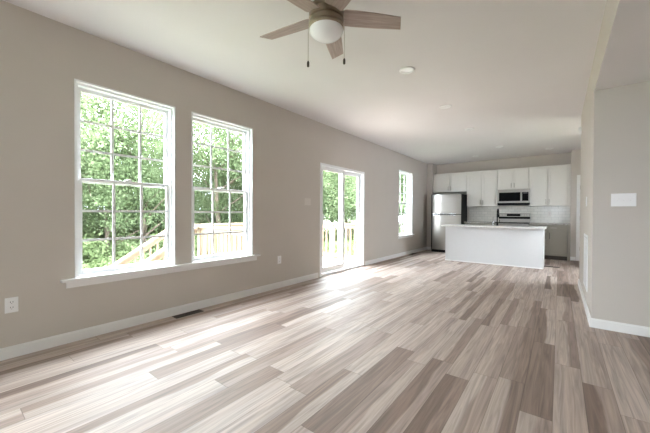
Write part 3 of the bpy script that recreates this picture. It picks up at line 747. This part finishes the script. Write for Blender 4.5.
railing((DKX, DK0-.1, 0), (DKX, DK0-.1-RUN, 0), 'sloping timber stair railing on the woods side', dz=RUN*.636, posts=(1,))
st = thing('deck_stairs', 'timber stairs going down from the deck to the ground', 'stairs', ((SX+DKX)/2, DK0, GZ))
for k in range(7):
    y = DK0-.28*(k+1); z = DKZ-.178*(k+1)
    MB().box(DKX+.04, SX-.04, y, y+.29, z-.038, z).build('tread', 'lumber', st)
for x in (DKX+.02, SX-.06): MB().bar((x+.02, DK0, DKZ-.16), (x+.02, DK0-2.1, DKZ-.16-2.1*.636), .038, .26).build('stringer', 'lumber', st)

# ------------------------------------------------------------------ trees and shrubs
def leaf_mesh(name, n_cl, per, rad, size, seed, flat=.75, crown=(1, 1, 1), material='leaf', low=-1.):
    rng = np.random.default_rng(seed)
    c = rng.normal(size=(n_cl, 3)); c /= np.linalg.norm(c, axis=1)[:, None]; c *= (rng.random((n_cl, 1))**(.42))*rad
    c *= np.array(crown); c = c[c[:, 2] > low]
    n = len(c)*per
    P = np.repeat(c, per, 0)+rng.normal(size=(n, 3))*np.array([.34, .34, .22])*rad*.42
    a = rng.random(n)*2*PI; tilt = rng.normal(size=n)*.6; sz = size*(.6+.8*rng.random(n))
    d = np.stack([np.cos(a)*np.cos(tilt), np.sin(a)*np.cos(tilt), np.sin(tilt)], 1)
    s = np.cross(d, rng.normal(size=(n, 3))); s /= np.linalg.norm(s, axis=1)[:, None]+1e-9
    nn = np.cross(d, s)
    V = np.empty((n, 4, 3))
    V[:, 0] = P-d*sz[:, None]; V[:, 1] = P+s*sz[:, None]*.5+nn*sz[:, None]*.12; V[:, 2] = P+d*sz[:, None]; V[:, 3] = P-s*sz[:, None]*.5+nn*sz[:, None]*.12
    me = bpy.data.meshes.new(name); me.vertices.add(n*4); me.vertices.foreach_set('co', V.reshape(-1))
    me.loops.add(n*4); me.polygons.add(n)
    me.loops.foreach_set('vertex_index', np.arange(n*4, dtype=np.int32))
    me.polygons.foreach_set('loop_start', np.arange(0, n*4, 4, dtype=np.int32))
    me.update(calc_edges=True); me.validate(); me.materials.append(M[material]); return me
def trunk_mesh(seed, h, crown_z, r):
    rnd = random.Random(seed); b = MB(); p = Vector((0, 0, -.2)); n = 8; pts = [p.copy()]
    for k in range(n): p = p+Vector((rnd.uniform(-.12, .12), rnd.uniform(-.12, .12), (h+.2)/n)); pts.append(p.copy())
    for k in range(n): b.cyl(pts[k], pts[k+1], r*(1-k/(n+1)), r*(1-(k+1)/(n+1)), 10)
    for k in range(14):
        i = rnd.randrange(2, n); q = pts[i]; a = rnd.random()*2*PI; L = rnd.uniform(.8, 2.0)
        m1 = q+Vector((math.cos(a)*L*.5, math.sin(a)*L*.5, L*.35)); m2 = m1+Vector((math.cos(a+.4)*L*.5, math.sin(a+.4)*L*.5, L*.3))
        b.cyl(q, m1, r*.32, r*.2, 6); b.cyl(m1, m2, r*.2, r*.07, 6)
    me = bpy.data.meshes.new('trunk'); b.b.to_mesh(me); b.b.free(); me.materials.append(M['bark']); return me
crowns = [leaf_mesh('crown', 230, 170, 2.1, .05, s, crown=(1, 1, 1.45)) for s in (1, 2, 3)]
sparse = [leaf_mesh('crown', 130, 110, 2.2, .05, s, crown=(1.1, 1.1, 1.2)) for s in (11, 12)]
trunks = [trunk_mesh(s, 5.4, 3.6, .11) for s in (1, 2, 3)]
bushes = [leaf_mesh('foliage', 90, 150, .95, .038, s, crown=(1.2, 1.2, .75), material='leaf2', low=-.35) for s in (21, 22)]
rnd = random.Random(5)
def gz(x, y): return GZ+.07*max(0, -x-9)+.12*math.sin(x*.5)*math.cos(y*.4)
def tree(x, y, sc, kind, label, group):
    z = gz(x, y); t = thing('tree', label, 'tree', (x, y, z), group)
    t.rotation_euler = (0, 0, rnd.random()*6.28); t.scale = (sc, sc, sc*rnd.uniform(.95, 1.15))
    o = bpy.data.objects.new('trunk', trunks[rnd.randrange(3)]); col.objects.link(o); o.parent = t
    for nm, zz in (('crown', 4.4 if kind else 3.3),):
        me = (sparse if kind else crowns)[rnd.randrange(2)]
        o = bpy.data.objects.new(nm, me); col.objects.link(o); o.parent = t; o.location = (0, 0, zz)
    return t
G1 = 'leafy trees in the woods beyond the deck'
L1 = 'leafy green tree standing in the woods beyond the deck'
L2 = 'thin loose-leaved tree with white sky showing through its crown'
sp_ = []
for y in np.arange(1.2, 13, 2.5): sp_.append((-10.5+rnd.uniform(-.8, .8), y+rnd.uniform(-.5, .5), rnd.uniform(.78, .88), 0))
for y in np.arange(-.5, 30, 3.1): sp_.append((-15+rnd.uniform(-1, 1), y+rnd.uniform(-.7, .7), rnd.uniform(1.0, 1.2), 0))
for (x, y, s) in [(-5.2, 13.0, 1.05), (-8.0, 15.5, 1.1), (-3.2, 17.0, 1.15), (-6.0, 20.5, 1.2), (-10, 20, 1.2), (-9, 25, 1.3), (-4.5, 27, 1.3), (-13, 27, 1.3), (-7.5, 11.0, 1.0)]: sp_.append((x, y, s, 0))
for (x, y, s) in [(-8.8, 2.0, 1.15), (-9.6, 5.2, 1.25), (-9.4, 8.4, 1.35), (-8.8, 10.2, 1.3)]: sp_.append((x, y, s, 1))
for (x, y, s, k_) in sp_: tree(x, y, s, k_, L2 if k_ else L1, 'loose-crowned trees by the woods edge' if k_ else G1)
def shrub(x, y, sc):
    t = thing('shrub', 'bright green shrub at the foot of the trees', 'shrub', (x, y, gz(x, y)), 'shrubs at the foot of the trees')
    t.rotation_euler = (0, 0, rnd.random()*6.28); t.scale = (sc, sc, sc)
    o = bpy.data.objects.new('foliage', bushes[rnd.randrange(2)]); col.objects.link(o); o.parent = t; o.location = (0, 0, .3)
    s = bpy.data.objects.new('stem', shrub_stem); col.objects.link(s); s.parent = t
b = MB()
for k in range(6):
    a = k*1.05; b.cyl((0, 0, -.1), (math.cos(a)*.45, math.sin(a)*.45, .7), .02, .008, 6)
shrub_stem = bpy.data.meshes.new('stem'); b.b.to_mesh(shrub_stem); b.b.free(); shrub_stem.materials.append(M['bark'])
for y in np.arange(.4, 12, 1.5): shrub(-7.8+rnd.uniform(-.5, .5), y+rnd.uniform(-.3, .3), rnd.uniform(.9, 1.3))
for y in np.arange(0, 14, 1.6): shrub(-9.8+rnd.uniform(-.5, .5), y+rnd.uniform(-.3, .3), rnd.uniform(1.3, 1.9))
for y in np.arange(-2, 16, 1.7): shrub(-12.3+rnd.uniform(-.5, .5), y+rnd.uniform(-.3, .3), rnd.uniform(2.0, 2.5))
for (x, y, s) in [(-5.0, 10.5, 1.3), (-3.6, 12.0, 1.5), (-2.2, 13.6, 1.5), (-4.6, 14.6, 1.7), (-1.5, 16, 1.6), (-3, 19, 1.9), (-6.5, 13, 1.7), (-7, 17, 2), (-5, 23, 2.2), (-2, 22, 2)]: shrub(x, y, s)
